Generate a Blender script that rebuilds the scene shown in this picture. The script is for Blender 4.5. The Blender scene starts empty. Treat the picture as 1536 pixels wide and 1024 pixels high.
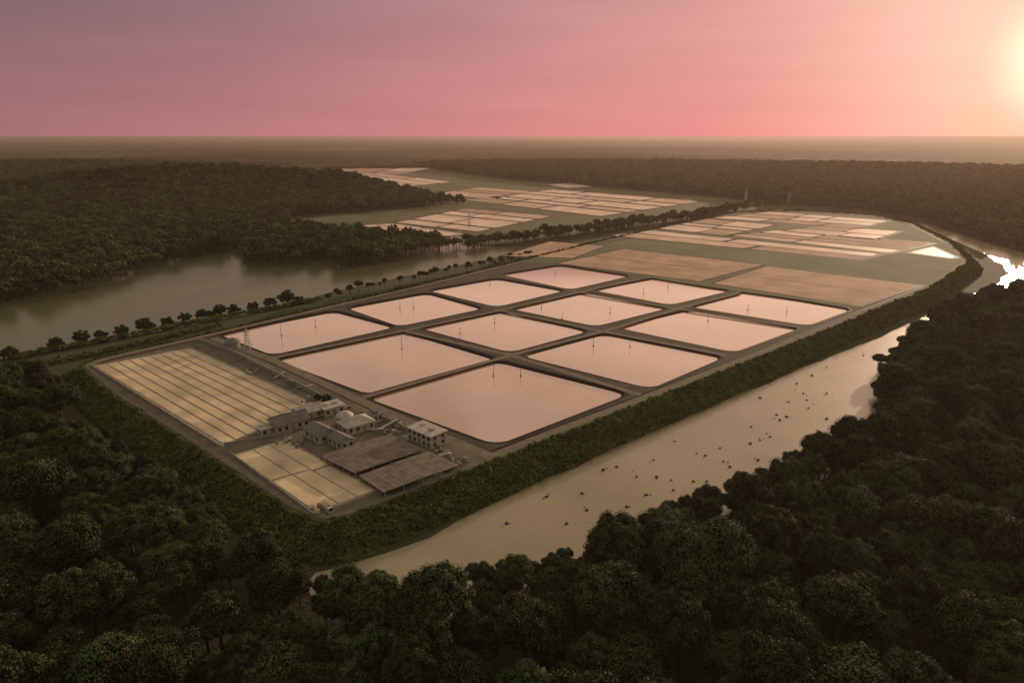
import bpy, bmesh, math, random
import numpy as np
from mathutils import Vector, noise
random.seed(7); rng=np.random.default_rng(7)
scene=bpy.context.scene
COL=scene.collection
def lin(r,g,b):
    f=lambda c:(c/255/12.92) if c/255<=.04045 else ((c/255+.055)/1.055)**2.4
    return (f(r),f(g),f(b),1)
# ---------------- camera -----------------
CAMZ=106.0; F=1024.0; TH=math.atan(308/F)
cam=bpy.data.cameras.new("camera"); camo=bpy.data.objects.new("camera",cam); COL.objects.link(camo)
camo.location=(0,0,CAMZ); camo.rotation_euler=(math.pi/2-TH,0,0)
cam.sensor_width=36; cam.lens=24; cam.clip_start=1; cam.clip_end=200000
scene.camera=camo
scene.view_settings.view_transform='Standard'
try: scene.view_settings.look='None'
except: pass
scene.view_settings.exposure=0
def G(u,v,z=0.0):
    """survey measurement -> world position on the level surface at height z"""
    x=(u-768)/F; y=(512-v)/F
    dz=y*math.cos(TH)-math.sin(TH); dy=math.cos(TH)+y*math.sin(TH)
    t=(z-CAMZ)/dz
    return (x*t,dy*t,z)
def GL(L,z=0.0): return [G(p[0],p[1],p[2] if len(p)>2 else z)[:2] for p in L]
# ---------------- materials -----------------
def mat(name,col,rough=.9,var=.25,scale=.5,bump=0.0,bscale=None,spec=.2,col2=None,detail=6,randv=0.0,transl=0.0,metal=0,ior=None):
    m=bpy.data.materials.new(name); m.use_nodes=True; nt=m.node_tree; N=nt.nodes; L=nt.links
    b=N['Principled BSDF']; b.inputs['Roughness'].default_value=rough
    b.inputs['Specular IOR Level'].default_value=spec; b.inputs['Metallic'].default_value=metal
    if ior: b.inputs['IOR'].default_value=ior
    tc=N.new('ShaderNodeNewGeometry')
    no=N.new('ShaderNodeTexNoise'); no.inputs['Scale'].default_value=scale; no.inputs['Detail'].default_value=detail
    L.new(tc.outputs['Position'],no.inputs['Vector'])
    mx=N.new('ShaderNodeMix'); mx.data_type='RGBA'
    c1=col; c2=col2 if col2 else tuple([c*(1-var) for c in col[:3]])+(1,)
    if not col2: c1=tuple([min(1,c*(1+var)) for c in col[:3]])+(1,)
    mx.inputs['A'].default_value=c1; mx.inputs['B'].default_value=c2
    mr=N.new('ShaderNodeMapRange'); mr.inputs['From Min'].default_value=.33; mr.inputs['From Max'].default_value=.67
    L.new(no.outputs['Fac'],mr.inputs['Value']); L.new(mr.outputs['Result'],mx.inputs['Factor'])
    out=mx.outputs['Result']
    if randv>0:
        oi=N.new('ShaderNodeObjectInfo'); m2=N.new('ShaderNodeMapRange')
        m2.inputs['To Min'].default_value=1-randv; m2.inputs['To Max'].default_value=1+randv
        L.new(oi.outputs['Random'],m2.inputs['Value'])
        hs=N.new('ShaderNodeHueSaturation'); L.new(m2.outputs['Result'],hs.inputs['Value'])
        mh=N.new('ShaderNodeMath'); mh.operation='MULTIPLY_ADD'; mh.inputs[1].default_value=.05; mh.inputs[2].default_value=.475
        L.new(oi.outputs['Random'],mh.inputs[0]); L.new(mh.outputs[0],hs.inputs['Hue'])
        L.new(out,hs.inputs['Color']); out=hs.outputs['Color']
    L.new(out,b.inputs['Base Color'])
    if bump>0:
        n2=N.new('ShaderNodeTexNoise'); n2.inputs['Scale'].default_value=bscale or scale*4; n2.inputs['Detail'].default_value=5
        L.new(tc.outputs['Position'],n2.inputs['Vector'])
        bp=N.new('ShaderNodeBump'); bp.inputs['Distance'].default_value=bump; bp.inputs['Strength'].default_value=1
        L.new(n2.outputs['Fac'],bp.inputs['Height']); L.new(bp.outputs['Normal'],b.inputs['Normal'])
    return m
M={}
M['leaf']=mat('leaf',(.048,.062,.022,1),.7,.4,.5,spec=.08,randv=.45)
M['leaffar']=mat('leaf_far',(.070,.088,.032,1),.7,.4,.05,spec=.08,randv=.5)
M['leafin']=mat('leaf_inner_shade',(.006,.008,.0035,1),.95,.3,.5,spec=.02)  # near-black leaf colour paints the shade inside the crowns
M['bark']=mat('bark',(.05,.04,.028,1),.95,.3,3)
M['hedge']=mat('hedge_leaf',(.12,.145,.04,1),.7,.4,.2,spec=.1,randv=.3)
M['ground']=mat('ground_grass',(.035,.045,.016,1),.95,.35,.04,bump=.3,bscale=.8,col2=(.06,.058,.028,1),detail=10)
M['bank']=mat('levee_grass',(.06,.08,.024,1),.95,.3,.15,bump=.3,bscale=1.2,detail=8)
M['canopy']=mat('far_canopy',(.045,.050,.023,1),.95,.3,.010,bump=6,bscale=.06,detail=12,col2=(.012,.014,.007,1),spec=.02)
M['dirt']=mat('dike_earth',(.075,.06,.043,1),.95,.3,.12,bump=.1,bscale=2,detail=10,col2=(.04,.033,.024,1))
M['road']=mat('dirt_road',(.15,.118,.085,1),.95,.2,.3,detail=8)
M['liner']=mat('pond_liner',(.009,.008,.007,1),.7,.3,.6,spec=.1)
M['field']=mat('field_grass',(.11,.108,.05,1),.95,.3,.02,detail=10,col2=(.065,.07,.03,1))
M['grass2']=mat('plateau_grass',(.12,.125,.05,1),.95,.3,.03,detail=10,col2=(.06,.075,.028,1))
M['roof']=mat('metal_roof',(.13,.115,.10,1),.6,.25,.6,spec=.3)
M['rooflt']=mat('light_roof',(.38,.33,.28,1),.7,.2,.5)
M['roofbr']=mat('brown_roof',(.19,.15,.12,1),.85,.35,.35,detail=12,col2=(.11,.085,.068,1))
M['wall']=mat('plaster_wall',(.36,.31,.25,1),.9,.15,.8)
M['glass']=mat('window_glass',(.02,.02,.025,1),.1,.1,1,spec=.6)
M['trim']=mat('trim_wood',(.2,.16,.12,1),.8,.2,2)
M['steel']=mat('grey_steel',(.3,.28,.26,1),.5,.2,2,spec=.4)
M['wood']=mat('post_wood',(.04,.03,.022,1),.9,.3,3)
M['conc']=mat('concrete',(.25,.215,.17,1),.9,.2,.4,detail=8)
M['yard']=mat('yard_ground',(.085,.075,.058,1),.95,.3,.15,detail=12,col2=(.15,.125,.09,1))
M['rock']=mat('rock',(.05,.04,.03,1),.9,.3,2,bump=.1,bscale=4)
M['tyre']=mat('rubber',(.02,.02,.02,1),.8,.1,3)
M['paint']=mat('pale_paint',(.4,.36,.32,1),.4,.1,1,spec=.5)
def stripemat(name,c1,c2,ang,period,w=.12,scale=.1,rough=.9):
    m=mat(name,c1,rough,.2,scale,col2=c2,detail=10); nt=m.node_tree;N=nt.nodes;L=nt.links
    b=N['Principled BSDF']; src=b.inputs['Base Color'].links[0].from_socket
    g=N.new('ShaderNodeNewGeometry'); dp=N.new('ShaderNodeVectorMath'); dp.operation='DOT_PRODUCT'
    dp.inputs[1].default_value=(-math.sin(ang)/period,math.cos(ang)/period,0); L.new(g.outputs['Position'],dp.inputs[0])
    fr=N.new('ShaderNodeMath'); fr.operation='FRACT'; L.new(dp.outputs['Value'],fr.inputs[0])
    lt=N.new('ShaderNodeMath'); lt.operation='LESS_THAN'; lt.inputs[1].default_value=w; L.new(fr.outputs[0],lt.inputs[0])
    mx=N.new('ShaderNodeMix'); mx.data_type='RGBA'; mx.inputs['B'].default_value=tuple(c*.6 for c in c2[:3])+(1,)
    L.new(src,mx.inputs['A']); L.new(lt.outputs[0],mx.inputs['Factor']); L.new(mx.outputs['Result'],b.inputs['Base Color'])
    return m
D1=Vector(G(470,775,7))-Vector(G(120,545,7)); A1=math.atan2(D1.y,D1.x)
D2=Vector(G(1100,550,7))-Vector(G(470,775,7)); A2=math.atan2(D2.y,D2.x)
M['bedtan']=mat('drying_bed_tan',(.64,.49,.31,1),.9,.15,.10,detail=12,col2=(.38,.295,.19,1))
M['bedbrown']=stripemat('tilled_bed',(.60,.37,.25,1),(.34,.21,.14,1),A1,3.2,.3,.06)
M['bedpink']=mat('salt_bed',(.84,.60,.47,1),.6,.15,.04,detail=12,spec=.3,col2=(.55,.36,.27,1))
M['bedpink2']=mat('salt_bed_wet',(.66,.42,.31,1),.6,.15,.05,detail=12,spec=.3,col2=(.42,.26,.18,1))
def water(name,c1,c2,rough,ior,bump,bs,scale,spec=.5):
    return mat(name,c1,rough,0,scale,bump=bump,bscale=bs,spec=spec,col2=c2,detail=6,ior=ior)
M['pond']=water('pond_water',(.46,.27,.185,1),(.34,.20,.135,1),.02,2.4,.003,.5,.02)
M['river']=water('river_water',(.28,.215,.115,1),(.21,.165,.085,1),.24,1.75,.08,.8,.03)
M['lake']=water('lake_water',(.085,.085,.038,1),(.07,.07,.032,1),.28,1.25,.06,.6,.02)
# ---------------- mesh helpers -----------------
def obj(name,verts,faces,mats,midx=None,smooth=False,parent=None,link=True):
    me=bpy.data.meshes.new(name); me.from_pydata([tuple(v) for v in verts],[],[tuple(f) for f in faces])
    if not isinstance(mats,(list,tuple)): mats=[mats]
    for m in mats: me.materials.append(m)
    if midx is not None: me.polygons.foreach_set('material_index',np.array(midx,dtype=np.int32))
    if smooth: me.polygons.foreach_set('use_smooth',np.ones(len(me.polygons),dtype=bool))
    me.update()
    o=bpy.data.objects.new(name,me)
    if link: COL.objects.link(o)
    if parent: o.parent=parent
    return o
def area2(p): return .5*sum(p[i][0]*p[(i+1)%len(p)][1]-p[(i+1)%len(p)][0]*p[i][1] for i in range(len(p)))
def ccw(p): return list(p) if area2(p)>0 else list(p)[::-1]
def rounded(p,r,n=5):
    p=ccw(p); out=[]
    for i in range(len(p)):
        a=Vector(p[i-1][:2]);b=Vector(p[i][:2]);c=Vector(p[(i+1)%len(p)][:2])
        d1=(a-b);d2=(c-b); q=min(r,d1.length*.45,d2.length*.45)
        s=b+d1.normalized()*q; e=b+d2.normalized()*q
        for k in range(n+1):
            t=k/n; out.append(tuple(s*(1-t)**2+b*2*t*(1-t)+e*t*t))
    return out
def offset(p,d):
    p=ccw(p); out=[]; n=len(p)
    for i in range(n):
        a=Vector(p[i-1]);b=Vector(p[i]);c=Vector(p[(i+1)%n])
        e1=(b-a).normalized(); e2=(c-b).normalized()
        n1=Vector((e1.y,-e1.x)); n2=Vector((e2.y,-e2.x)); m=(n1+n2)
        if m.length<1e-6: m=n1.copy()
        m.normalize(); k=max(.5,m.dot(n1)); out.append(tuple(b+m*(d/k)))
    return out
def densify(p,step,amp=0,closed=True,fr=.05,seed=0):
    out=[];n=len(p)
    for i in range(n if closed else n-1):
        a=Vector(p[i][:2]);b=Vector(p[(i+1)%n][:2]); L=(b-a).length; k=max(1,int(L/step))
        for j in range(k):
            q=a.lerp(b,j/k)
            if amp:
                v=noise.noise_vector(Vector((q.x*fr,q.y*fr,seed))); w=noise.noise_vector(Vector((q.x*fr*4,q.y*fr*4,seed+5)))
                q=q+Vector((v.x,v.y))*amp+Vector((w.x,w.y))*amp*.35
            out.append((q.x,q.y))
    if not closed: out.append(tuple(p[-1][:2]))
    return out
def flat(name,loops,z,m,parent=None):
    cu=bpy.data.curves.new(name+'_c','CURVE'); cu.dimensions='2D'; cu.fill_mode='BOTH'
    for lp in loops:
        s=cu.splines.new('POLY'); s.points.add(len(lp)-1)
        for i,q in enumerate(lp): s.points[i].co=(q[0],q[1],0,1)
        s.use_cyclic_u=True
    co=bpy.data.objects.new(name+'_c',cu); COL.objects.link(co); bpy.context.view_layer.update()
    dg=bpy.context.evaluated_depsgraph_get(); me=bpy.data.meshes.new_from_object(co.evaluated_get(dg))
    bpy.data.objects.remove(co)
    bm=bmesh.new(); bm.from_mesh(me); bmesh.ops.remove_doubles(bm,verts=bm.verts,dist=.001)
    for f in bm.faces:
        if f.normal.z<0: f.normal_flip()
    for v in bm.verts: v.co.z=z
    bm.to_mesh(me); bm.free()
    me.name=name; me.materials.clear(); me.materials.append(m)
    for p in me.polygons: p.material_index=0
    o=bpy.data.objects.new(name,me); COL.objects.link(o)
    if parent: o.parent=parent
    return o
def ring(name,l1,z1,l2,z2,m,parent=None):
    n=len(l1); V=[(p[0],p[1],z1) for p in l1]+[(p[0],p[1],z2) for p in l2]
    return obj(name,V,[(i,(i+1)%n,n+(i+1)%n,n+i) for i in range(n)],m,smooth=True,parent=parent)
def ribbon(name,line,w,z,m,parent=None):
    V=[];n=len(line)
    for i in range(n):
        a=Vector(line[max(0,i-1)][:2]);b=Vector(line[min(n-1,i+1)][:2]); d=(b-a).normalized(); s=Vector((-d.y,d.x))*w/2; q=Vector(line[i][:2])
        V+=[(q.x+s.x,q.y+s.y,z),(q.x-s.x,q.y-s.y,z)]
    return obj(name,V,[(2*i+1,2*i+3,2*i+2,2*i) for i in range(n-1)],m,parent=parent)
def inpoly(P,poly):
    x=P[:,0];y=P[:,1]; r=np.zeros(len(P),bool); n=len(poly); j=n-1
    for i in range(n):
        xi,yi=poly[i][:2];xj,yj=poly[j][:2]
        if yi!=yj:
            c=((yi>y)!=(yj>y))&(x<(xj-xi)*(y-yi)/(yj-yi)+xi); r^=c
        j=i
    return r
def boxv(cx,cy,cz,sx,sy,sz,rot=0):
    c,s=math.cos(rot),math.sin(rot); V=[]
    for dz in (-.5,.5):
        for dx,dy in ((-.5,-.5),(.5,-.5),(.5,.5),(-.5,.5)):
            x=dx*sx;y=dy*sy; V.append((cx+x*c-y*s,cy+x*s+y*c,cz+dz*sz))
    return V,[(0,3,2,1),(4,5,6,7),(0,1,5,4),(1,2,6,5),(2,3,7,6),(3,0,4,7)]
class Acc:
    def __init__(s): s.v=[];s.f=[];s.m=[]
    def add(s,V,Fs,m=0):
        o=len(s.v); s.v+=[tuple(v) for v in V]; s.f+=[tuple(i+o for i in f) for f in Fs]; s.m+=[m]*len(Fs)
    def box(s,*a,m=0,**k): s.add(*boxv(*a,**k),m)
    def tube(s,a,b,r1,r2,n=6,m=0):
        a=Vector(a);b=Vector(b); d=(b-a).normalized(); u=d.orthogonal().normalized(); w=d.cross(u)
        V=[a+(u*math.cos(2*math.pi*i/n)+w*math.sin(2*math.pi*i/n))*r1 for i in range(n)]+[b+(u*math.cos(2*math.pi*i/n)+w*math.sin(2*math.pi*i/n))*r2 for i in range(n)]
        s.add(V,[(i,(i+1)%n,n+(i+1)%n,n+i) for i in range(n)]+[tuple(range(n,2*n))],m)
# ---------------- trees -----------------
_ic={}
def ico(sub):
    if sub not in _ic:
        bm=bmesh.new(); bmesh.ops.create_icosphere(bm,subdivisions=sub,radius=1)
        _ic[sub]=(np.array([v.co[:] for v in bm.verts]),[tuple(v.index for v in f.verts) for f in bm.faces]); bm.free()
    return _ic[sub]
def make_tree(name,seed,H,R,nl,nleaf,ls,sub,mleaf,trunk=True,flatn=.8,zlow=-.25):
    r=np.random.default_rng(seed); A=Acc(); lobes=[]
    cz=H-R*flatn*1.05
    for i in range(nl):
        ph=i*2.399963+r.uniform(-.4,.4); z=1-(1-zlow)*(i+.5)/nl; rr=math.sqrt(max(0,1-z*z))
        k=r.uniform(.52,.88)
        lobes.append((np.array([math.cos(ph)*rr*R*k,math.sin(ph)*rr*R*k,cz+z*R*flatn*k*1.05]),R*r.uniform(.17,.36)))
    lobes.append((np.array([0,0,cz]),R*.55))
    iv,ifc=ico(sub)
    for c,rad in lobes:
        V=[]
        for v in iv:
            d=1+.35*noise.noise(Vector(v*1.9)+Vector(c)*.7)
            V.append(tuple(c+v*rad*.80*d*np.array([1,1,.85])))
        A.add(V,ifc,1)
    if trunk:
        A.tube((0,0,-.5),(0.1,0,cz*.6),.42,.28,7,2); A.tube((0.1,0,cz*.6),(0,.1,cz),.28,.14,6,2)
        for c,rad in lobes[::max(1,nl//6)]:
            A.tube((0,0,cz*r.uniform(.45,.75)),tuple(c),.17,.05,5,2)
    w=np.array([l[1]**2 for l in lobes]); w/=w.sum(); w[-1]*=.2; w/=w.sum()
    li=r.choice(len(lobes),nleaf,p=w); C=np.array([l[0] for l in lobes])[li]; RR=np.array([l[1] for l in lobes])[li]
    d=r.normal(size=(nleaf,3)); d[:,2]+=.35; d/=np.linalg.norm(d,axis=1)[:,None]
    P=C+d*(RR*r.uniform(.76,1.22,nleaf))[:,None]*np.array([1,1,.88])
    nn=d+r.normal(size=(nleaf,3))*.42; nn/=np.linalg.norm(nn,axis=1)[:,None]
    t=np.cross(nn,r.normal(size=(nleaf,3))); t/=np.linalg.norm(t,axis=1)[:,None]; b=np.cross(nn,t)
    s=(ls*r.uniform(.6,1.3,nleaf))[:,None]
    Q=np.stack([P-t*s*.5,P-b*s*.32+nn*s*.08,P+t*s*.5,P+b*s*.32+nn*s*.08],1).reshape(-1,3)
    A.add(Q.tolist(),[(4*i,4*i+1,4*i+2,4*i+3) for i in range(nleaf)],0)
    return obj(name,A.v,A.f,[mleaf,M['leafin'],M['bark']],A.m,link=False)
def coll(name,objs):
    c=bpy.data.collections.new(name)
    for o in objs: c.objects.link(o)
    return c
hi=[make_tree('broadleaf_tree_%d'%i,100+i,[13,14.5,12,13.5,15.5,11.5][i],[5.2,5.8,5.0,4.6,5.5,5.4][i],[30,36,28,26,32,30][i],7500,.38,2,M['leaf'],flatn=[.8,.75,.7,.95,.9,.7][i]) for i in range(6)]
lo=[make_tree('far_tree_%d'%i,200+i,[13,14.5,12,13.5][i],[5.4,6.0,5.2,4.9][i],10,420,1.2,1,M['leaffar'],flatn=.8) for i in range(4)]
bu=[make_tree('bush_%d'%i,300+i,1.7,1.3,6,320,.3,1,M['hedge'],trunk=False,flatn=.7) for i in range(3)]
rt=[make_tree('round_tree_%d'%i,400+i,[8.2,7.4,9][i],[4.3,4.1,4.2][i],18,4200,.42,2,M['leaf'],flatn=.85,zlow=-.7) for i in range(3)]
CH=coll('broadleaf_trees',hi); CLo=coll('far_trees',lo); CB=coll('bushes',bu)
def scatter_obj(name,pts,scl,rot,idx,c):
    me=bpy.data.meshes.new(name); me.from_pydata([tuple(p) for p in pts.tolist()],[],[])
    a=me.attributes.new('scl','FLOAT_VECTOR','POINT'); a.data.foreach_set('vector',scl.astype(np.float32).ravel())
    a=me.attributes.new('rot','FLOAT_VECTOR','POINT'); a.data.foreach_set('vector',rot.astype(np.float32).ravel())
    a=me.attributes.new('idx','INT','POINT'); a.data.foreach_set('value',idx.astype(np.int32))
    o=bpy.data.objects.new(name,me); COL.objects.link(o)
    ng=bpy.data.node_groups.new(name+'_gn','GeometryNodeTree')
    ng.interface.new_socket('Geometry',in_out='INPUT',socket_type='NodeSocketGeometry')
    ng.interface.new_socket('Geometry',in_out='OUTPUT',socket_type='NodeSocketGeometry')
    N=ng.nodes;L=ng.links; gi=N.new('NodeGroupInput');go=N.new('NodeGroupOutput')
    ip=N.new('GeometryNodeInstanceOnPoints'); ci=N.new('GeometryNodeCollectionInfo'); ci.inputs['Collection'].default_value=c
    ci.inputs['Separate Children'].default_value=True; ci.inputs['Reset Children'].default_value=True
    def na(nm,t):
        x=N.new('GeometryNodeInputNamedAttribute'); x.data_type=t; x.inputs['Name'].default_value=nm; return [s for s in x.outputs if s.enabled and s.name=='Attribute'][0]
    L.new(gi.outputs[0],ip.inputs['Points']); L.new(ci.outputs[0],ip.inputs['Instance']); ip.inputs['Pick Instance'].default_value=True
    L.new(na('idx','INT'),ip.inputs['Instance Index']); L.new(na('rot','FLOAT_VECTOR'),ip.inputs['Rotation']); L.new(na('scl','FLOAT_VECTOR'),ip.inputs['Scale'])
    L.new(ip.outputs[0],go.inputs[0])
    md=o.modifiers.new('scatter','NODES'); md.node_group=ng
    return o
def scat(name,P,c,nv,s0,s1):
    n=len(P); s=rng.uniform(s0,s1,n); S=np.stack([s*rng.uniform(.9,1.12,n),s*rng.uniform(.9,1.12,n),s*rng.uniform(.85,1.2,n)],1)
    R=np.zeros((n,3)); R[:,2]=rng.uniform(0,6.28,n); R[:,:2]=rng.normal(0,.05,(n,2))
    return scatter_obj(name,P,S,R,rng.integers(0,nv,n),c)
# ---------------- layout -----------------
OUT=[(-300,554,8),(0,556,8),(90,570,8),(150,605,8),(205,652,8),(240,712,8),(340,752,8),(365,808,8),(450,870,8),(480,899,8),(600,909,8),(690,925,8),(705,888,8),(740,868,8),(850,852,8),(990,797,8),(1100,747,8),(1190,707,8),(1290,667,8),(1335,642,8),(1330,590,8),(1335,545,8),(1400,485,8),(1470,450,8),(1560,425,8),(1700,412,8),
 (1900,402),(1700,392),(1540,380),(1470,361),(1420,345),(1370,327),(1300,315),(1180,306),(1130,303),(1060,294),(880,279),(760,269),(660,256),(640,249),(560,248),(410,251),(440,266,10),(560,277,10),(640,289,10),(700,301,10),(690,307),(600,313),(430,328),(440,334,9),(560,346,9),(640,352,9),(676,357,9),
 (678,375),(620,385),(560,400),(503,403),(500,391),(440,398),(368,400),(362,379),(300,385),(240,398),(150,428),(60,452),(0,462),(-300,510)]
CLEAR=GL(OUT)
TOP=rounded(GL([(120,548),(150,537),(335,495),(500,457),(640,425),(760,396),(900,362),(1010,337),(1110,318),(1200,316),(1310,322),(1370,335),(1425,362),(1455,392),(1395,433),(1310,467),(1215,505),(1100,551),(960,606),(850,648),(735,694),(620,738),(520,776),(478,782),(440,768),(290,668),(170,593)],7),12,4)
TOP=densify(TOP,14)
BASE=offset(TOP,10)
LAKE=densify(GL([(-400,524),(0,458),(60,447),(150,422),(240,392),(330,374),(365,374),(366,396),(440,393),(500,386),(503,398),(560,394),(620,380),(672,368),(680,345),(692,345),(690,368),(760,372),(800,370),(745,386),(620,412),(500,437),(430,458),(300,486),(130,516),(0,540),(-400,640)]),12,2.5)
RIVER=densify(GL([(452,888),(470,868),(520,850),(640,803),(740,757),(820,717),(900,683),(960,655),(1020,627),(1150,574),(1300,514),(1420,460),(1500,424),(1512,409),(1503,396),(1470,378),(1430,360),(1385,342),(1372,334),(1395,338),(1450,355),(1500,370),(1540,381),(1700,396),(1900,404),(1900,415),(1700,418,2.5),(1560,430,2.5),(1470,455,2.5),(1400,490,2.5),(1335,550,2.5),(1328,600,2.5),(1333,650,2.5),(1290,675,2.5),(1190,715,2.5),(1100,755,2.5),(990,805,2.5),(850,860,2.5),(740,878,2.5),(708,896,3),(691,930,3),(600,916,3),(480,906,3)]),9,2.5)
def hill(x,y):
    h=0
    for (u,v,rx,ry,hh) in ((330,288,260,260,30),(150,300,220,200,20),(540,290,150,110,16),(60,262,500,400,24),(1300,262,500,350,14),(900,252,700,400,10)):
        c=G(u,v); h+=hh*np.exp(-((x-c[0])/rx)**2-((y-c[1])/ry)**2)
    return h
def ground_h(P):
    h=hill(P[:,0],P[:,1])
    ins=np.zeros(len(P))
    for dx,dy in ((0,0),(35,0),(-35,0),(0,35),(0,-35),(70,0),(-70,0),(0,70),(0,-70),(50,50),(-50,50),(50,-50),(-50,-50)):
        ins+=inpoly(P+np.array([dx,dy]),CLEAR)
    return h*(1-ins/13)**2*(ins<13)*np.where(inpoly(P,CLEAR),0,1)
def polar(name,r0,r1,nr,na,a0,a1,zf,m):
    rs=np.geomspace(r0,r1,nr); an=np.linspace(a0,a1,na)
    Rg,Ag=np.meshgrid(rs,an,indexing='ij'); X=Rg*np.sin(Ag);Y=Rg*np.cos(Ag); P=np.stack([X.ravel(),Y.ravel()],1)
    Z=zf(P); V=np.column_stack([P,Z])
    ii,jj=np.meshgrid(np.arange(nr-1),np.arange(na-1),indexing='ij'); k=(ii*na+jj).ravel()
    Fs=np.stack([k,k+1,k+na+1,k+na],1)[:, ::-1]
    return obj(name,V.tolist(),Fs.tolist(),m,smooth=True)
polar('ground',2,90000,260,361,-math.pi,math.pi,ground_h,M['ground'])
def can_h(P):
    n=np.array([noise.fractal(Vector((x*.012,y*.012,3)),.8,2.1,4)+2.6*noise.noise(Vector((x*.0011,y*.0008,9))) for x,y in P])
    r=np.hypot(P[:,0],P[:,1])
    return 8+n*5.5*np.clip(6000/r,.3,1)+ground_h(P)
polar('distant_forest',2450,80000,190,800,-1.05,1.05,can_h,M['canopy'])
flat('lake',[ccw(LAKE)],.05,M['lake']); flat('river',[ccw(RIVER)],.06,M['river'])
flat('field',[ccw(GL([(412,252),(560,249),(640,250),(660,257),(760,270),(880,280),(1060,295),(1130,303),(1060,320),(900,345),(790,366),(700,368),(694,345),(678,352),(560,338),(430,334),(430,326),(690,306),(660,292),(500,268)]))],.12,M['field'])
lev=bpy.data.objects.new('levee',None); COL.objects.link(lev)
ring('slope',BASE,0.02,TOP,7,M['bank'],lev)
ponds=[[(330,502),(500,468),(590,492),(410,533)],[(522,463),(640,441),(722,464),(600,490)],[(645,437),(745,419),(845,437),(745,461)],[(753,413),(840,399),(943,415),(855,435)],
[(415,540),(605,499),(742,540),(555,592)],[(632,493),(757,468),(880,498),(765,529)],[(767,464),(880,440),(1000,463),(893,490)],[(890,436),(985,418),(1093,437),(1005,458)],
[(552,597),(745,543),(940,592),(745,667)],[(785,535),(905,502),(1083,537),(975,583)],[(925,492),(1035,466),(1197,493),(1100,529)],[(1035,461),(1120,439),(1275,465),(1210,489)]]
PW=[rounded(GL(q,6.2),6) for q in ponds]
PH=[offset(p,1.5) for p in PW]
flat('top',[TOP]+[h[::-1] for h in PH],7,M['dirt'],lev)
for i,(p,h) in enumerate(zip(PW,PH)):
    e=bpy.data.objects.new('settling_pond',None); COL.objects.link(e)
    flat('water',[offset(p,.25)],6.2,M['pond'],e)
    ring('liner_bank',offset(p,-.3),6.0,h,7,M['liner'],e)
    ring('rim',offset(h,.02),7.012,offset(h,1.5),7.012,M['liner'],e)
ring('perimeter_road',offset(TOP,-5.2),7.03,offset(TOP,-1.2),7.03,M['road'])
ring('road_verge',offset(TOP,-1.1),7.02,offset(TOP,-.1),7.02,M['bank'])
ring('road_ditch',offset(TOP,-6.6),7.024,offset(TOP,-5.3),7.024,M['liner'])
def line(L,z=7): return densify(GL(L,z),8,closed=False)
ribbon('dike_road',line([(600,495),(765,532),(960,592)]),3,7.03,M['road'])
ribbon('dike_road',line([(742,464),(900,496),(1090,533)]),3,7.034,M['road'])
ribbon('dike_road',line([(857,436),(1010,462),(1200,491)]),3,7.038,M['road'])
ribbon('dike_road',line([(410,537),(610,495),(757,464),(870,438),(960,418)]),3,7.042,M['road'])
ribbon('dike_road',line([(545,596),(765,533),(905,497),(1020,462),(1110,439)]),3,7.046,M['road'])
ribbon('access_road',line([(320,507),(410,540),(540,600),(640,645),(745,688)]),4.5,7.05,M['road'])
flat('plateau_grass',[ccw(GL([(760,392),(905,366),(1110,322),(1200,320),(1310,326),(1366,338),(1418,364),(1444,392),(1395,424),(1290,462),(1060,430),(950,412),(840,396)],7))],7.055,M['grass2'])
def bilin(q,s,t):
    a=Vector(q[0]).lerp(Vector(q[1]),s); b=Vector(q[3]).lerp(Vector(q[2]),s); return a.lerp(b,t)
def beds(name,quad,n,m,gs,gt,mt,z,jit=.0):
    q=GL(quad,z); A=Acc()
    def cuts(n):
        c=np.linspace(0,1,n+1)
        if n>1 and jit: c[1:-1]+=rng.uniform(-jit,jit,n-1)/n
        return c
    cs=cuts(n)
    for i in range(n):
        ct=cuts(m)
        for j in range(m):
            s0=cs[i]+gs;s1=cs[i+1]-gs;t0=ct[j]+gt;t1=ct[j+1]-gt
            P=[bilin(q,s0,t0),bilin(q,s1,t0),bilin(q,s1,t1),bilin(q,s0,t1)]
            P=ccw([tuple(p) for p in P]); mi=0
            if isinstance(mt,list): mi=int(rng.integers(0,len(mt)))
            P=rounded(P,5,2) if jit>.1 else P
            A.add([(p[0],p[1],z) for p in P],[tuple(range(len(P)))],mi)
    return obj(name,A.v,A.f,mt,A.m)
def under(name,quad,z,m,grow=1.5):
    flat(name,[offset(ccw(GL(quad,z)),grow)],z,m)
for q,n in (([(1068,425),(1150,399),(1378,428),(1290,459)],2),([(835,395),(935,373),(1145,397),(1050,422)],2),([(752,384),(825,362),(908,369),(860,387)],1)):
    under('bed_border',q,7.07,M['liner'],1.5); beds('tilled_field',q,n,1,.008,.006,M['bedbrown'],7.09)
BP=[M['bedpink'],M['bedpink'],M['bedpink2'],M['bedbrown'],M['bedpink']]
for q,n,m in (([(912,353),(975,345),(1325,381),(1290,390)],2,2),([(985,343),(1062,328),(1165,337),(1088,354)],3,2),([(1065,327),(1155,317),(1335,331),(1290,343)],3,3),([(1170,347),(1230,338),(1350,347),(1310,360)],2,2),([(1092,353),(1165,345),(1400,365),(1335,380)],3,2),([(1362,379),(1400,370),(1434,386),(1425,387)],1,1)):
    under('bed_border',q,7.07,M['liner'],3.0); beds('salt_bed',q,n,m,.03,.012,BP,7.12,jit=.25)
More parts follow.
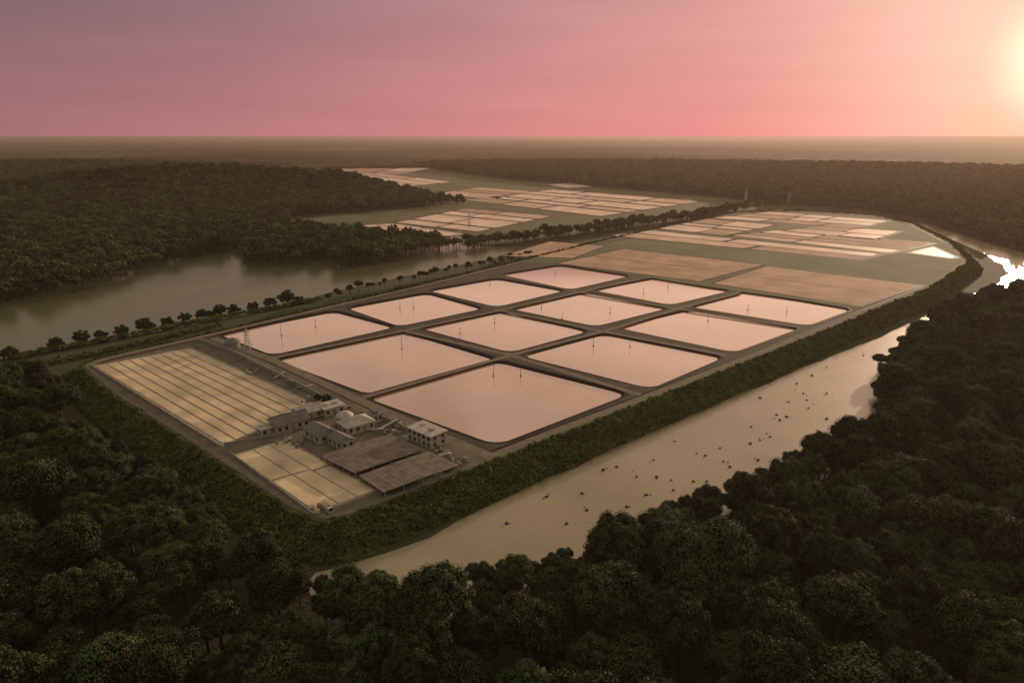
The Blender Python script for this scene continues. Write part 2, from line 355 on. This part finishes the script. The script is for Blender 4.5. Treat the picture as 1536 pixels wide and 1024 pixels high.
for q,n,m in (([(418,256),(455,250),(650,252),(600,262)],2,4),([(480,266),(560,259),(680,273),(610,280)],3,2),([(650,291),(720,281),(800,287),(740,299)],3,1),([(690,300),(830,284),(1055,302),(900,325)],5,3),([(590,334),(700,312),(830,324),(715,348)],4,2),([(540,338),(590,335),(700,351),(650,357)],2,2),([(820,277),(860,274),(890,280),(850,282)],1,1)):
    under('bed_border',q,.2,M['dirt'],3); beds('salt_bed',q,n,m,.022,.012,BP,.4,jit=.3)
# ---- compound ----
flat('yard',[ccw(GL([(136,548),(300,512),(345,520),(420,553),(560,618),(735,690),(690,708),(495,772),(462,764),(300,662),(180,590)],7))],7.06,M['yard'])
q=[(142,549),(285,522),(475,607),(337,667)]; under('bed_border',q,7.08,M['conc'],1.0); beds('drying_beds',q,9,1,.009,.004,M['bedtan'],7.16)
q=[(350,682),(428,660),(565,735),(475,768)]; under('bed_border',q,7.08,M['conc'],.6); beds('drying_beds',q,3,2,.012,.01,M['bedtan'],7.16,jit=.09)
def house(name,u,v,L,W,H,roof,rot,wm='wall',rm='roof',z0=7.06,storeys=1):
    x,y,_=G(u,v,z0); e=bpy.data.objects.new(name,None); e.location=(x,y,z0); e.rotation_euler=(0,0,rot); COL.objects.link(e)
    A=Acc(); A.box(0,0,H/2,L,W,H); obj('walls',A.v,A.f,M[wm],parent=e)
    o=.5;A=Acc()
    if roof=='gable':
        h=W*.28; a=L/2+o;b=W/2+o;t=.18; z=H-.1
        V=[(-a,-b,z),(a,-b,z),(a,b,z),(-a,b,z),(-a,0,z+h),(a,0,z+h)]
        V2=[(p[0],p[1],p[2]+t) for p in V]
        A.add(V+V2,[(6,7,11,10),(8,9,10,11),(0,4,5,1),(2,5,4,3),(0,1,7,6),(2,3,9,8),(1,5,11,7),(5,2,8,11),(3,4,10,9),(4,0,6,10)])
        obj('gable_ends',[(-L/2,-W/2,H-.05),(-L/2,W/2,H-.05),(-L/2,0,z+h*.93),(L/2,-W/2,H-.05),(L/2,W/2,H-.05),(L/2,0,z+h*.93)],[(0,2,1),(3,4,5)],M[wm],parent=e)
        A.box(0,0,z+h+t+.05,2*a,.3,.12)
    elif roof=='hip':
        h=W*.3;a=L/2+o;b=W/2+o;z=H
        A.add([(-a,-b,z),(a,-b,z),(a,b,z),(-a,b,z),(-(a-b),0,z+h),((a-b),0,z+h)],[(0,1,5,4),(2,3,4,5),(1,2,5),(3,0,4),(0,3,2,1)])
    else:
        A.box(0,0,H+.12,L+.8,W+.8,.24); A.box(L*.2,0,H+.7,1.6,1.4,.9); A.box(-L*.25,W*.1,H+.5,1.1,1.1,.5)
    obj('roof',A.v,A.f,M[rm],parent=e)
    A=Acc();T=Acc()
    for st in range(storeys):
        zc=H/storeys*(st+.55)
        for sy in (-1,1):
            k=max(2,int(L/2.4))
            for i in range(k):
                xx=-L/2+L*(i+.5)/k
                if st==0 and i==k//2: continue
                A.box(xx,sy*(W/2+.02),zc,1.1,.06,1.2); T.box(xx,sy*(W/2+.05),zc-.68,1.4,.16,.1)
        for sx in (-1,1):
            for i in range(2):
                A.box(sx*(L/2+.02),-W/4+i*W/2,zc,.06,1.0,1.2)
    obj('windows',A.v,A.f,M['glass'],parent=e); obj('sills',T.v,T.f,M['conc'],parent=e)
    A=Acc()
    k=max(2,int(L/2.4)); xx=-L/2+L*(k//2+.5)/k
    for sy in (-1,1): A.box(xx,sy*(W/2+.03),1.1,1.2,.08,2.2)
    obj('door',A.v,A.f,M['trim'],parent=e)
    return e
house('office_building',641,661,12,7,4.4,'flat',A1,rm='rooflt',storeys=2)
house('workshop',434,640,12,8,3.0,'gable',A2)
house('workshop',482,656,9,7,2.8,'gable',A1)
house('workshop',462,624,9,6,2.6,'gable',A2,rm='rooflt')
house('storage_house',497,618,8,6.5,3.0,'flat',A2,rm='rooflt')
house('storage_house',535,643,10.5,7.5,3.0,'hip',A2,rm='rooflt')
house('storage_house',512,667,8,5,2.6,'gable',A1,rm='roof')
house('pump_house',560,630,6,4,2.8,'flat',A1,rm='roof')
house('pump_house',400,650,5,4,2.6,'flat',A2,rm='rooflt')
def shed(quad,z=10.0):
    e=bpy.data.objects.new('open_shed',None); COL.objects.link(e); q=GL(quad,z); q=[Vector(p) for p in q]
    A=Acc(); n=14
    for k in range(n):
        a=bilin(q,k/n,0);b=bilin(q,(k+1)/n,0);c=bilin(q,(k+1)/n,1);d=bilin(q,k/n,1)
        za=z+.25*(1-abs(2*k/n-1)); zb=z+.25*(1-abs(2*(k+1)/n-1))
        V=[(a.x,a.y,za),(b.x,b.y,zb),(c.x,c.y,zb),(d.x,d.y,za)]
        A.add(V+[(p[0],p[1],p[2]-.15) for p in V],[(0,3,2,1),(4,5,6,7),(0,1,5,4),(2,3,7,6)])
        A.tube((b.x,b.y,zb-.01),(c.x,c.y,zb-.01),.05,.05,4)
    obj('roof',A.v,A.f,M['roofbr'],parent=e)
    A=Acc()
    for s in np.linspace(.02,.98,5):
        for t in np.linspace(.02,.98,7):
            p=bilin(q,s,t); A.box(p.x,p.y,(z+7)/2,.3,.3,z-7)
    obj('posts',A.v,A.f,M['conc'],parent=e)
    A=Acc()
    for t in (.25,.75):
        a=bilin(q,t,.5); A.box(a.x,a.y,7.7,5,3,1.3,rot=A1)
    obj('stored_pallets',A.v,A.f,M['trim'],parent=e)
shed([(478,683),(585,651),(638,674),(532,709)],9.0)
shed([(538,713),(642,676),(690,697),(575,738)],9.0)
def pipe_conveyor(u,v,rot,L=12):
    x,y,_=G(u,v,7.1); e=bpy.data.objects.new('conveyor',None); e.location=(x,y,7.1); e.rotation_euler=(0,0,rot); e.scale=(.8,.8,.6); COL.objects.link(e)
    A=Acc()
    A.tube((-L/2,.6,.6),(L/2,.6,3.6),.12,.12,6); A.tube((-L/2,-.6,.6),(L/2,-.6,3.6),.12,.12,6)
    for i in range(6):
        t=-.45+i*.18; z=.6+3*(t+.5); A.tube((t*L,-.7,0),(t*L,-.6,z),.08,.08,5); A.tube((t*L,.7,0),(t*L,.6,z),.08,.08,5); A.tube((t*L,-.6,z),(t*L,.6,z),.1,.1,5)
    obj('frame',A.v,A.f,M['steel'],parent=e)
    obj('belt',[(-L/2,-.5,.75),(L/2,-.5,3.75),(L/2,.5,3.75),(-L/2,.5,.75)],[(0,1,2,3)],M['paint'],parent=e)
    A=Acc(); A.add([(L/2-1,-1,3),(L/2+1,-1,3),(L/2+1,1,3),(L/2-1,1,3),(L/2-.3,-.3,1.2),(L/2+.3,-.3,1.2),(L/2+.3,.3,1.2),(L/2-.3,.3,1.2)],[(0,4,5,1),(1,5,6,2),(2,6,7,3),(3,7,4,0)]); obj('hopper',A.v,A.f,M['steel'],parent=e)
pipe_conveyor(436,575,A1,9); pipe_conveyor(458,583,A1+.6,9); pipe_conveyor(582,641,A2,10); pipe_conveyor(420,566,A2,6); pipe_conveyor(565,648,A1+.3,8)
def wall(name,L,w,h,m,z0=7.06):
    pts=line(L,7); A=Acc()
    for i in range(len(pts)-1):
        a=Vector(pts[i]);b=Vector(pts[i+1]); d=b-a
        A.box((a.x+b.x)/2,(a.y+b.y)/2,z0+h/2,d.length+.01,w,h,rot=math.atan2(d.y,d.x))
        A.box(a.x,a.y,z0+h/2+.1,w+.3,w+.3,h+.2,rot=math.atan2(d.y,d.x))
    obj(name,A.v,A.f,m)
wall('concrete_wall',[(298,512),(345,528),(420,566),(480,596)],.5,1.8,M['conc'])
wall('concrete_wall',[(560,622),(615,648)],.5,1.6,M['conc'])
wall('bed_wall',[(338,668),(440,648)],.4,1.0,M['conc'])
wall('bed_wall',[(345,680),(470,772)],.3,.7,M['conc'])
wall('bed_wall',[(136,549),(330,670)],.3,.7,M['conc'])
A=Acc(); B=Acc()
for (u,v,k) in ((470,600,10),(520,612,9),(590,650,12),(430,660,8),(452,668,6),(660,676,10),(690,690,8),(380,560,6),(480,766,5),(600,640,8),(540,625,6)):
    for _ in range(k):
        x,y,_z=G(u+rng.normal(0,8),v+rng.normal(0,4),7.06); h=rng.uniform(.4,1.3)
        if rng.random()<.6: A.box(x,y,7.06+h/2,rng.uniform(.6,2.2),rng.uniform(.6,1.4),h,rot=rng.uniform(0,3))
        else: B.tube((x,y,7.06),(x,y,7.06+h),.45,.42,9)
obj('stacked_crates',A.v,A.f,M['conc']); obj('oil_drums',B.v,B.f,M['trim'])
def cyl_tank(u,v,r,h,name='storage_tank',roofm='roof'):
    x,y,_=G(u,v,7.06); e=bpy.data.objects.new(name,None); e.location=(x,y,7.06); COL.objects.link(e)
    n=20;V=[(r*math.cos(2*math.pi*i/n),r*math.sin(2*math.pi*i/n),zz) for zz in (0,h) for i in range(n)]
    obj('shell',V,[(i,(i+1)%n,n+(i+1)%n,n+i) for i in range(n)],M['conc'],parent=e)
    V=[(rr*math.cos(2*math.pi*i/n),rr*math.sin(2*math.pi*i/n),zz) for rr,zz in ((r*1.12,h-.1),(r*1.12,h+.15),(r*.8,h+r*.35),(r*.35,h+r*.55)) for i in range(n)]+[(0,0,h+r*.6)]
    Fs=[(k*n+i,k*n+(i+1)%n,(k+1)*n+(i+1)%n,(k+1)*n+i) for k in range(3) for i in range(n)]+[(3*n+i,3*n+(i+1)%n,4*n) for i in range(n)]
    obj('domed_roof',V,Fs,M[roofm],parent=e)
    A=Acc()
    for i in range(10): A.box(r+.15,0,.3+i*h/10,.1,.5,.06)
    A.box(r+.15,.28,h/2,.06,.06,h);A.box(r+.15,-.28,h/2,.06,.06,h); obj('ladder',A.v,A.f,M['steel'],parent=e)
cyl_tank(349,521,3.6,2.8); cyl_tank(518,636,2.8,3.4,roofm='rooflt')
def mast(name,u,v,H,w,z0,th=.12):
    x,y,_=G(u,v,z0); A=Acc(); c=[(-1,-1),(1,-1),(1,1),(-1,1)]; n=7
    for k in range(n):
        w0=w*(1-k/n*.92)/2;w1=w*(1-(k+1)/n*.92)/2;z=z0+H*k/n;z1=z0+H*(k+1)/n
        for i in range(4):
            a=c[i];b=c[(i+1)%4]
            A.tube((x+a[0]*w0,y+a[1]*w0,z),(x+a[0]*w1,y+a[1]*w1,z1),th,th,4)
            A.tube((x+a[0]*w0,y+a[1]*w0,z),(x+b[0]*w1,y+b[1]*w1,z1),th*.7,th*.7,3)
            A.tube((x+a[0]*w0,y+a[1]*w0,z),(x+b[0]*w0,y+b[1]*w0,z),th*.7,th*.7,3)
    for zz in (.72,.85): A.box(x,y,z0+H*zz,w*1.3,.25,.25)
    A.tube((x,y,z0+H),(x,y,z0+H*1.12),.08,.03,4)
    obj(name,A.v,A.f,M['steel'])
mast('lattice_mast',372,523,10,3.2,7.0,.11)
mast('transmission_tower',1118,304,22,5,3,.4); mast('transmission_tower',1183,304,17,4,3,.35)
mast('transmission_tower',704,340,18,3,.3,.25)
for (u,v,h) in [(422,503,7),(473,490,4),(603,523,6),(620,462,3.5),(600,463,3.5),(742,485,4),(690,500,3),(740,564,5.5),(781,564,4.5),(890,519,5),(915,470,4),(812,462,3),(843,478,3),(945,520,4),(735,427,3.5),(833,412,3.5),(1002,432,3.5),(965,440,3.5),(1122,465,3.5),(1180,468,3),(1062,482,4)]:
    x,y,_=G(u,v,6.2)
    A=Acc(); A.tube((0,0,-.8),(0.08,0,h),.13,.08,7); A.tube((0,0,-.3),(0,0,.45),.36,.3,8); A.box(.1,0,h*.82,.7,.1,.1); A.box(.1,0,h+.1,.25,.25,.2)
    o=obj('pond_post',A.v,A.f,M['wood']); o.location=(x,y,6.2); o.rotation_euler=(rng.normal(0,.03),rng.normal(0,.03),rng.uniform(0,3))
def truck(u,v,rot,cm,s=.7):
    x,y,_=G(u,v,7.06); e=bpy.data.objects.new('truck',None); e.location=(x,y,7.06); e.rotation_euler=(0,0,rot); e.scale=(s,s,s); COL.objects.link(e)
    A=Acc(); A.add([(1.6,-1.1,.6),(3.4,-1.1,.6),(3.4,1.1,.6),(1.6,1.1,.6),(1.6,-1.05,2.5),(2.9,-1.05,2.5),(2.9,1.05,2.5),(1.6,1.05,2.5)],[(0,3,2,1),(4,5,6,7),(0,1,5,4),(1,2,6,5),(2,3,7,6),(3,0,4,7)]); obj('cab',A.v,A.f,cm,parent=e)
    A=Acc(); A.box(-1,0,1.9,4.8,2.3,1.9); obj('cargo_box',A.v,A.f,M['conc'],parent=e)
    A=Acc(); A.box(0,0,.7,6.6,1.0,.25); obj('chassis',A.v,A.f,M['tyre'],parent=e)
    A=Acc()
    for xx in (-2.4,-1.2,2.4):
        for s in (-1,1): A.tube((xx,s*.75,.48),(xx,s*1.1,.48),.48,.48,14)
    obj('wheels',A.v,A.f,M['tyre'],parent=e)
    obj('windscreen',[(3.38,-.9,1.3),(3.38,.9,1.3),(2.98,.85,2.4),(2.98,-.85,2.4)],[(0,1,2,3)],M['glass'],parent=e).location=(.06,0,0)
for u,v,r in ((490,766,A1),(668,688,A2)): truck(u,v,r,M['paint'])
ic,icf=ico(2); A=Acc()
RK=[(1240,551),(1295,533),(1218,563),(1195,575),(1205,590),(1240,590),(1183,603),(1210,600),(1140,597),(1165,622),(1170,630),(1180,625),(1240,628),(1213,612),(1127,640),(1155,655),(1125,665),(1140,660),(1080,672),(1137,690),(1058,683),(1085,692),(1045,680),(1012,662),(980,690),(985,715),(1007,720),(1010,735),(970,742),(1040,722),(1060,722),(880,765),(850,785),(912,780),(873,740),(820,745),(760,785),(1270,640),(1240,655),(905,705),(925,700),(955,715),(1095,700),(1030,745),(940,760)]
for k,(u,v) in enumerate(RK):
    for j in range(rng.integers(1,4)):
        x,y,_=G(u+rng.normal(0,5)*(j>0),v+rng.normal(0,4)*(j>0),0); s=rng.uniform(.35,.62)*(1 if j==0 else .45); sd=rng.uniform(0,50)
        A.add([(x+p[0]*s*(1+.5*noise.noise(Vector(p)*1.3+Vector((sd,0,0)))),y+p[1]*s*1.2*(1+.5*noise.noise(Vector(p)*1.3+Vector((0,sd,0)))),.1+p[2]*s*.75) for p in ic],icf)
obj('river_rocks',A.v,A.f,M['rock'],smooth=False)
# ---------------- vegetation -----------------
def jgrid(x0,x1,y0,y1,sp,j=.42):
    xs=np.arange(x0,x1,sp);ys=np.arange(y0,y1,sp*.9); X,Y=np.meshgrid(xs,ys); X=X+(np.arange(len(ys))%2)[:,None]*sp*.5
    P=np.stack([X.ravel(),Y.ravel()],1); return P+rng.uniform(-j,j,P.shape)*sp
BZ=offset(TOP,17)
def keep(P):
    k=~inpoly(P,CLEAR); k&=~inpoly(P,BZ); return P[k]
def withz(P,dz=-.2): return np.column_stack([P,ground_h(P)+dz])
P=jgrid(-520,560,20,560,7.6,.5); r=np.hypot(P[:,0],P[:,1]); P=P[(r<520)&(np.abs(P[:,0])<P[:,1]*1.15+110)]; P=keep(P)
P=P[~inpoly(P,ccw(RIVER))]
scat('forest',withz(P),CH,6,.6,1.32)
P=jgrid(-1400,1400,300,1500,8.8); r=np.hypot(P[:,0],P[:,1]); P=P[(r>=520)&(r<1500)&(np.abs(P[:,0])<P[:,1]*.95+60)]; P=keep(P)
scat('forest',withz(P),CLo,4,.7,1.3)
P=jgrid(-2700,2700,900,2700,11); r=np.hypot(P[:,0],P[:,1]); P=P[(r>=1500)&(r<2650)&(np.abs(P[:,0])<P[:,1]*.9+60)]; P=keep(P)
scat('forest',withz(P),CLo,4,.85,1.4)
def belt(L,w,sp,z):
    pts=densify(GL(L,z),sp,closed=False); out=[]
    for i,p in enumerate(pts):
        for k in range(max(1,int(w/sp))):
            out.append((p[0]+rng.uniform(-w/2,w/2),p[1]+rng.uniform(-w/2,w/2),z))
    return np.array(out)
E=belt([(455,885),(480,912),(600,925),(690,940),(708,900),(740,878),(850,860),(990,803),(1100,753),(1190,713),(1290,673),(1335,648),(1331,595),(1338,550),(1405,488),(1475,453),(1560,430)],9,3.2,1.5); E[:,2]=-.3
scat('forest_edge',E,CH,6,.35,.62)
scat('tree_belt',belt([(692,373),(780,363),(870,352),(960,339),(1040,330),(1105,318)],26,6,0),CLo,4,.65,.95)
scat('tree_belt',belt([(490,449),(600,424),(700,404),(798,386)],9,5,2),CH,6,.3,.55)
scat('tree_belt',belt([(1110,313),(1200,311),(1300,317),(1370,330)],14,7,1),CLo,4,.5,.8)
scat('hedge_row',belt([(-60,556),(60,530),(200,503),(330,478),(480,450)],3.5,1.2,.3),CB,3,.8,1.6)
scat('hedge_row',belt([(-60,566),(60,546),(130,534),(200,518),(330,488)],7,1.6,.3),CB,3,.5,1.1)
for k,(u,v,s) in enumerate([(15,538,1.0),(85,523,.95),(125,515,1.0),(153,509,.85),(183,504,1.0),(217,498,1.05),(224,497,.8),(253,490,1.0),(277,485,.9),(305,479,1.05),(318,477,.8),(332,474,1.0),(352,472,.95),(380,466,.9),(405,462,1.0),(430,456,1.35),(450,455,.85),(490,604,.5),(478,600,.4),(505,608,.4)]):
    z=7 if 470<u<520 else .0
    o=bpy.data.objects.new('shade_tree' if z==0 else 'yard_tree',rt[k%3].data); COL.objects.link(o); x,y,_=G(u,v,z); o.location=(x,y,z-.4*s); o.scale=(s*1.0,s*1.0,s*rng.uniform(.8,.95)); o.rotation_euler=(0,0,k*1.3)
S=[]
for d in np.arange(.6,9.4,1.25):
    loop=densify(offset(TOP,d),1.35)
    for p in loop:
        if math.hypot(*p)<420 or rng.random()<.5: S.append((p[0]+rng.uniform(-.5,.5),p[1]+rng.uniform(-.5,.5),7*(1-d/10)-.35))
S=np.array(S); n=len(S); far=np.hypot(S[:,0],S[:,1])>420
s=rng.uniform(.65,1.25,n)*np.where(far,1.35,1)
R=np.zeros((n,3)); R[:,2]=rng.uniform(0,6.28,n)
scatter_obj('levee_hedge',S,np.stack([s,s,s*rng.uniform(.8,1.2,n)],1),R,rng.integers(0,3,n),CB)
# ---------------- sky, sun, haze -----------------
SA=math.radians(36.0); SE=math.radians(7.5)
sd=Vector((math.sin(SA)*math.cos(SE),math.cos(SA)*math.cos(SE),math.sin(SE)))
sun=bpy.data.lights.new('sun','SUN'); sun.energy=4.6; sun.angle=math.radians(.6); sun.color=(1,.72,.48)
so=bpy.data.objects.new('sun',sun); COL.objects.link(so); so.rotation_euler=(-sd).to_track_quat('-Z','Y').to_euler(); so.location=(200,300,200)
w=bpy.data.worlds.new('World'); scene.world=w; w.use_nodes=True; nt=w.node_tree;N=nt.nodes;L=nt.links
bg=N['Background']
tc=N.new('ShaderNodeTexCoord'); nv=N.new('ShaderNodeVectorMath'); nv.operation='NORMALIZE'; L.new(tc.outputs['Generated'],nv.inputs[0])
sx=N.new('ShaderNodeSeparateXYZ'); L.new(nv.outputs[0],sx.inputs[0])
va,ve=math.radians(37.4),math.radians(4.8)
vis=Vector((math.sin(va)*math.cos(ve),math.cos(va)*math.cos(ve),math.sin(ve)))
dp=N.new('ShaderNodeVectorMath'); dp.operation='DOT_PRODUCT'; L.new(nv.outputs[0],dp.inputs[0]); dp.inputs[1].default_value=vis
ac=N.new('ShaderNodeMath'); ac.operation='ARCCOSINE'; L.new(dp.outputs['Value'],ac.inputs[0])
dv=N.new('ShaderNodeMath'); dv.operation='DIVIDE'; dv.inputs[1].default_value=math.pi; L.new(ac.outputs[0],dv.inputs[0])
def ramp(stops):
    r=N.new('ShaderNodeValToRGB'); e=r.color_ramp.elements
    while len(e)<len(stops): e.new(.5)
    for i,(p,c) in enumerate(stops): e[i].position=p; e[i].color=c
    L.new(dv.outputs[0],r.inputs[0]); return r.outputs['Color']
hor=ramp([(0,lin(250,172,150)),(.06,lin(243,157,146)),(.13,lin(232,143,140)),(.22,lin(213,133,134)),(.32,lin(185,122,125)),(.42,lin(161,112,116)),(1,lin(120,92,102))])
mid=ramp([(0,lin(250,195,168)),(.06,lin(240,179,163)),(.13,lin(219,157,152)),(.22,lin(181,134,137)),(.32,lin(143,112,118)),(.42,lin(118,97,104)),(1,lin(105,92,104))])
added_band=ramp([(0,(2.0,1.22,.85,1)),(.12,(1.7,1.05,.74,1)),(.25,(1.25,.79,.57,1)),(.42,(.75,.55,.42,1)),(1,(.6,.48,.42,1))])  # bright band added to the unseen sky to lift pond and river reflections
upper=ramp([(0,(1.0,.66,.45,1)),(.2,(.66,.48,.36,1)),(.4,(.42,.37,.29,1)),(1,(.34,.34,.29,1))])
def mixc(f,a,b):
    m=N.new('ShaderNodeMix'); m.data_type='RGBA'; L.new(f,m.inputs['Factor']); L.new(a,m.inputs['A']); L.new(b,m.inputs['B']); return m.outputs['Result']
def mrange(src,a,b,smooth=True,c0=0,c1=1):
    m=N.new('ShaderNodeMapRange'); m.inputs['From Min'].default_value=a; m.inputs['From Max'].default_value=b; m.inputs['To Min'].default_value=c0; m.inputs['To Max'].default_value=c1
    if smooth: m.interpolation_type='SMOOTHSTEP'
    L.new(src,m.inputs['Value']); return m.outputs['Result']
def scalec(c,f):
    s=N.new('ShaderNodeVectorMath'); s.operation='SCALE'; L.new(c,s.inputs[0]); L.new(f,s.inputs['Scale']); return s.outputs[0]
# soft high cloud, only well above the horizon (seen mirrored in the ponds)
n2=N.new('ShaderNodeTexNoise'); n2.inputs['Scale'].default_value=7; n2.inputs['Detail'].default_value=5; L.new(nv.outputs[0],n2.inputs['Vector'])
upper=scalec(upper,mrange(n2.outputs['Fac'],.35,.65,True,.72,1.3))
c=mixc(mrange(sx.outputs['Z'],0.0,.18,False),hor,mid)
c=mixc(mrange(sx.outputs['Z'],.175,.215),c,added_band)
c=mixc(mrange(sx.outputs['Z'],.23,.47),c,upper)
mp=N.new('ShaderNodeMapping'); mp.inputs['Scale'].default_value=(2,2,22); L.new(nv.outputs[0],mp.inputs['Vector'])
no=N.new('ShaderNodeTexNoise'); no.inputs['Scale'].default_value=1.6; no.inputs['Detail'].default_value=6; L.new(mp.outputs[0],no.inputs['Vector'])
c=scalec(c,mrange(no.outputs['Fac'],.3,.75,False,.96,1.06))
def addglow(c,a0,col,k):
    f=mrange(dv.outputs[0],a0,0.0); p=N.new('ShaderNodeMath'); p.operation='POWER'; p.inputs[1].default_value=1.6; L.new(f,p.inputs[0])
    s=N.new('ShaderNodeVectorMath'); s.operation='SCALE'; s.inputs[0].default_value=col; L.new(p.outputs[0],s.inputs['Scale'])
    a=N.new('ShaderNodeVectorMath'); a.operation='ADD'; L.new(c,a.inputs[0]); L.new(s.outputs[0],a.inputs[1]); return a.outputs[0]
c=addglow(c,.14,(.13,.18,.12),1); c=addglow(c,.034,(.6,.7,.45),1)
ns=N.new('ShaderNodeTexSky'); ns.sky_type='NISHITA'; ns.sun_disc=False; ns.sun_elevation=SE; ns.sun_rotation=SA
s2=N.new('ShaderNodeVectorMath'); s2.operation='SCALE'; s2.inputs['Scale'].default_value=.0015; L.new(ns.outputs[0],s2.inputs[0])
a=N.new('ShaderNodeVectorMath'); a.operation='ADD'; L.new(c,a.inputs[0]); L.new(s2.outputs[0],a.inputs[1])
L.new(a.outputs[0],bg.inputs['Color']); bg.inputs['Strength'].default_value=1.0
V,Fs=boxv(0,20000,39,60000,60000,84)
hz=bpy.data.materials.new('haze_air'); hz.use_nodes=True; n_=hz.node_tree; n_.nodes.clear()
o_=n_.nodes.new('ShaderNodeOutputMaterial'); v_=n_.nodes.new('ShaderNodeVolumeScatter'); v_.inputs['Color'].default_value=(1,.75,.66,1); v_.inputs['Density'].default_value=.00006; v_.inputs['Anisotropy'].default_value=.42
b_=n_.nodes.new('ShaderNodeVolumeAbsorption'); b_.inputs['Color'].default_value=(0,0,0,1); b_.inputs['Density'].default_value=.00009
ad=n_.nodes.new('ShaderNodeAddShader'); n_.links.new(v_.outputs[0],ad.inputs[0]); n_.links.new(b_.outputs[0],ad.inputs[1])
n_.links.new(ad.outputs[0],o_.inputs['Volume'])
obj('haze',V,Fs,hz)
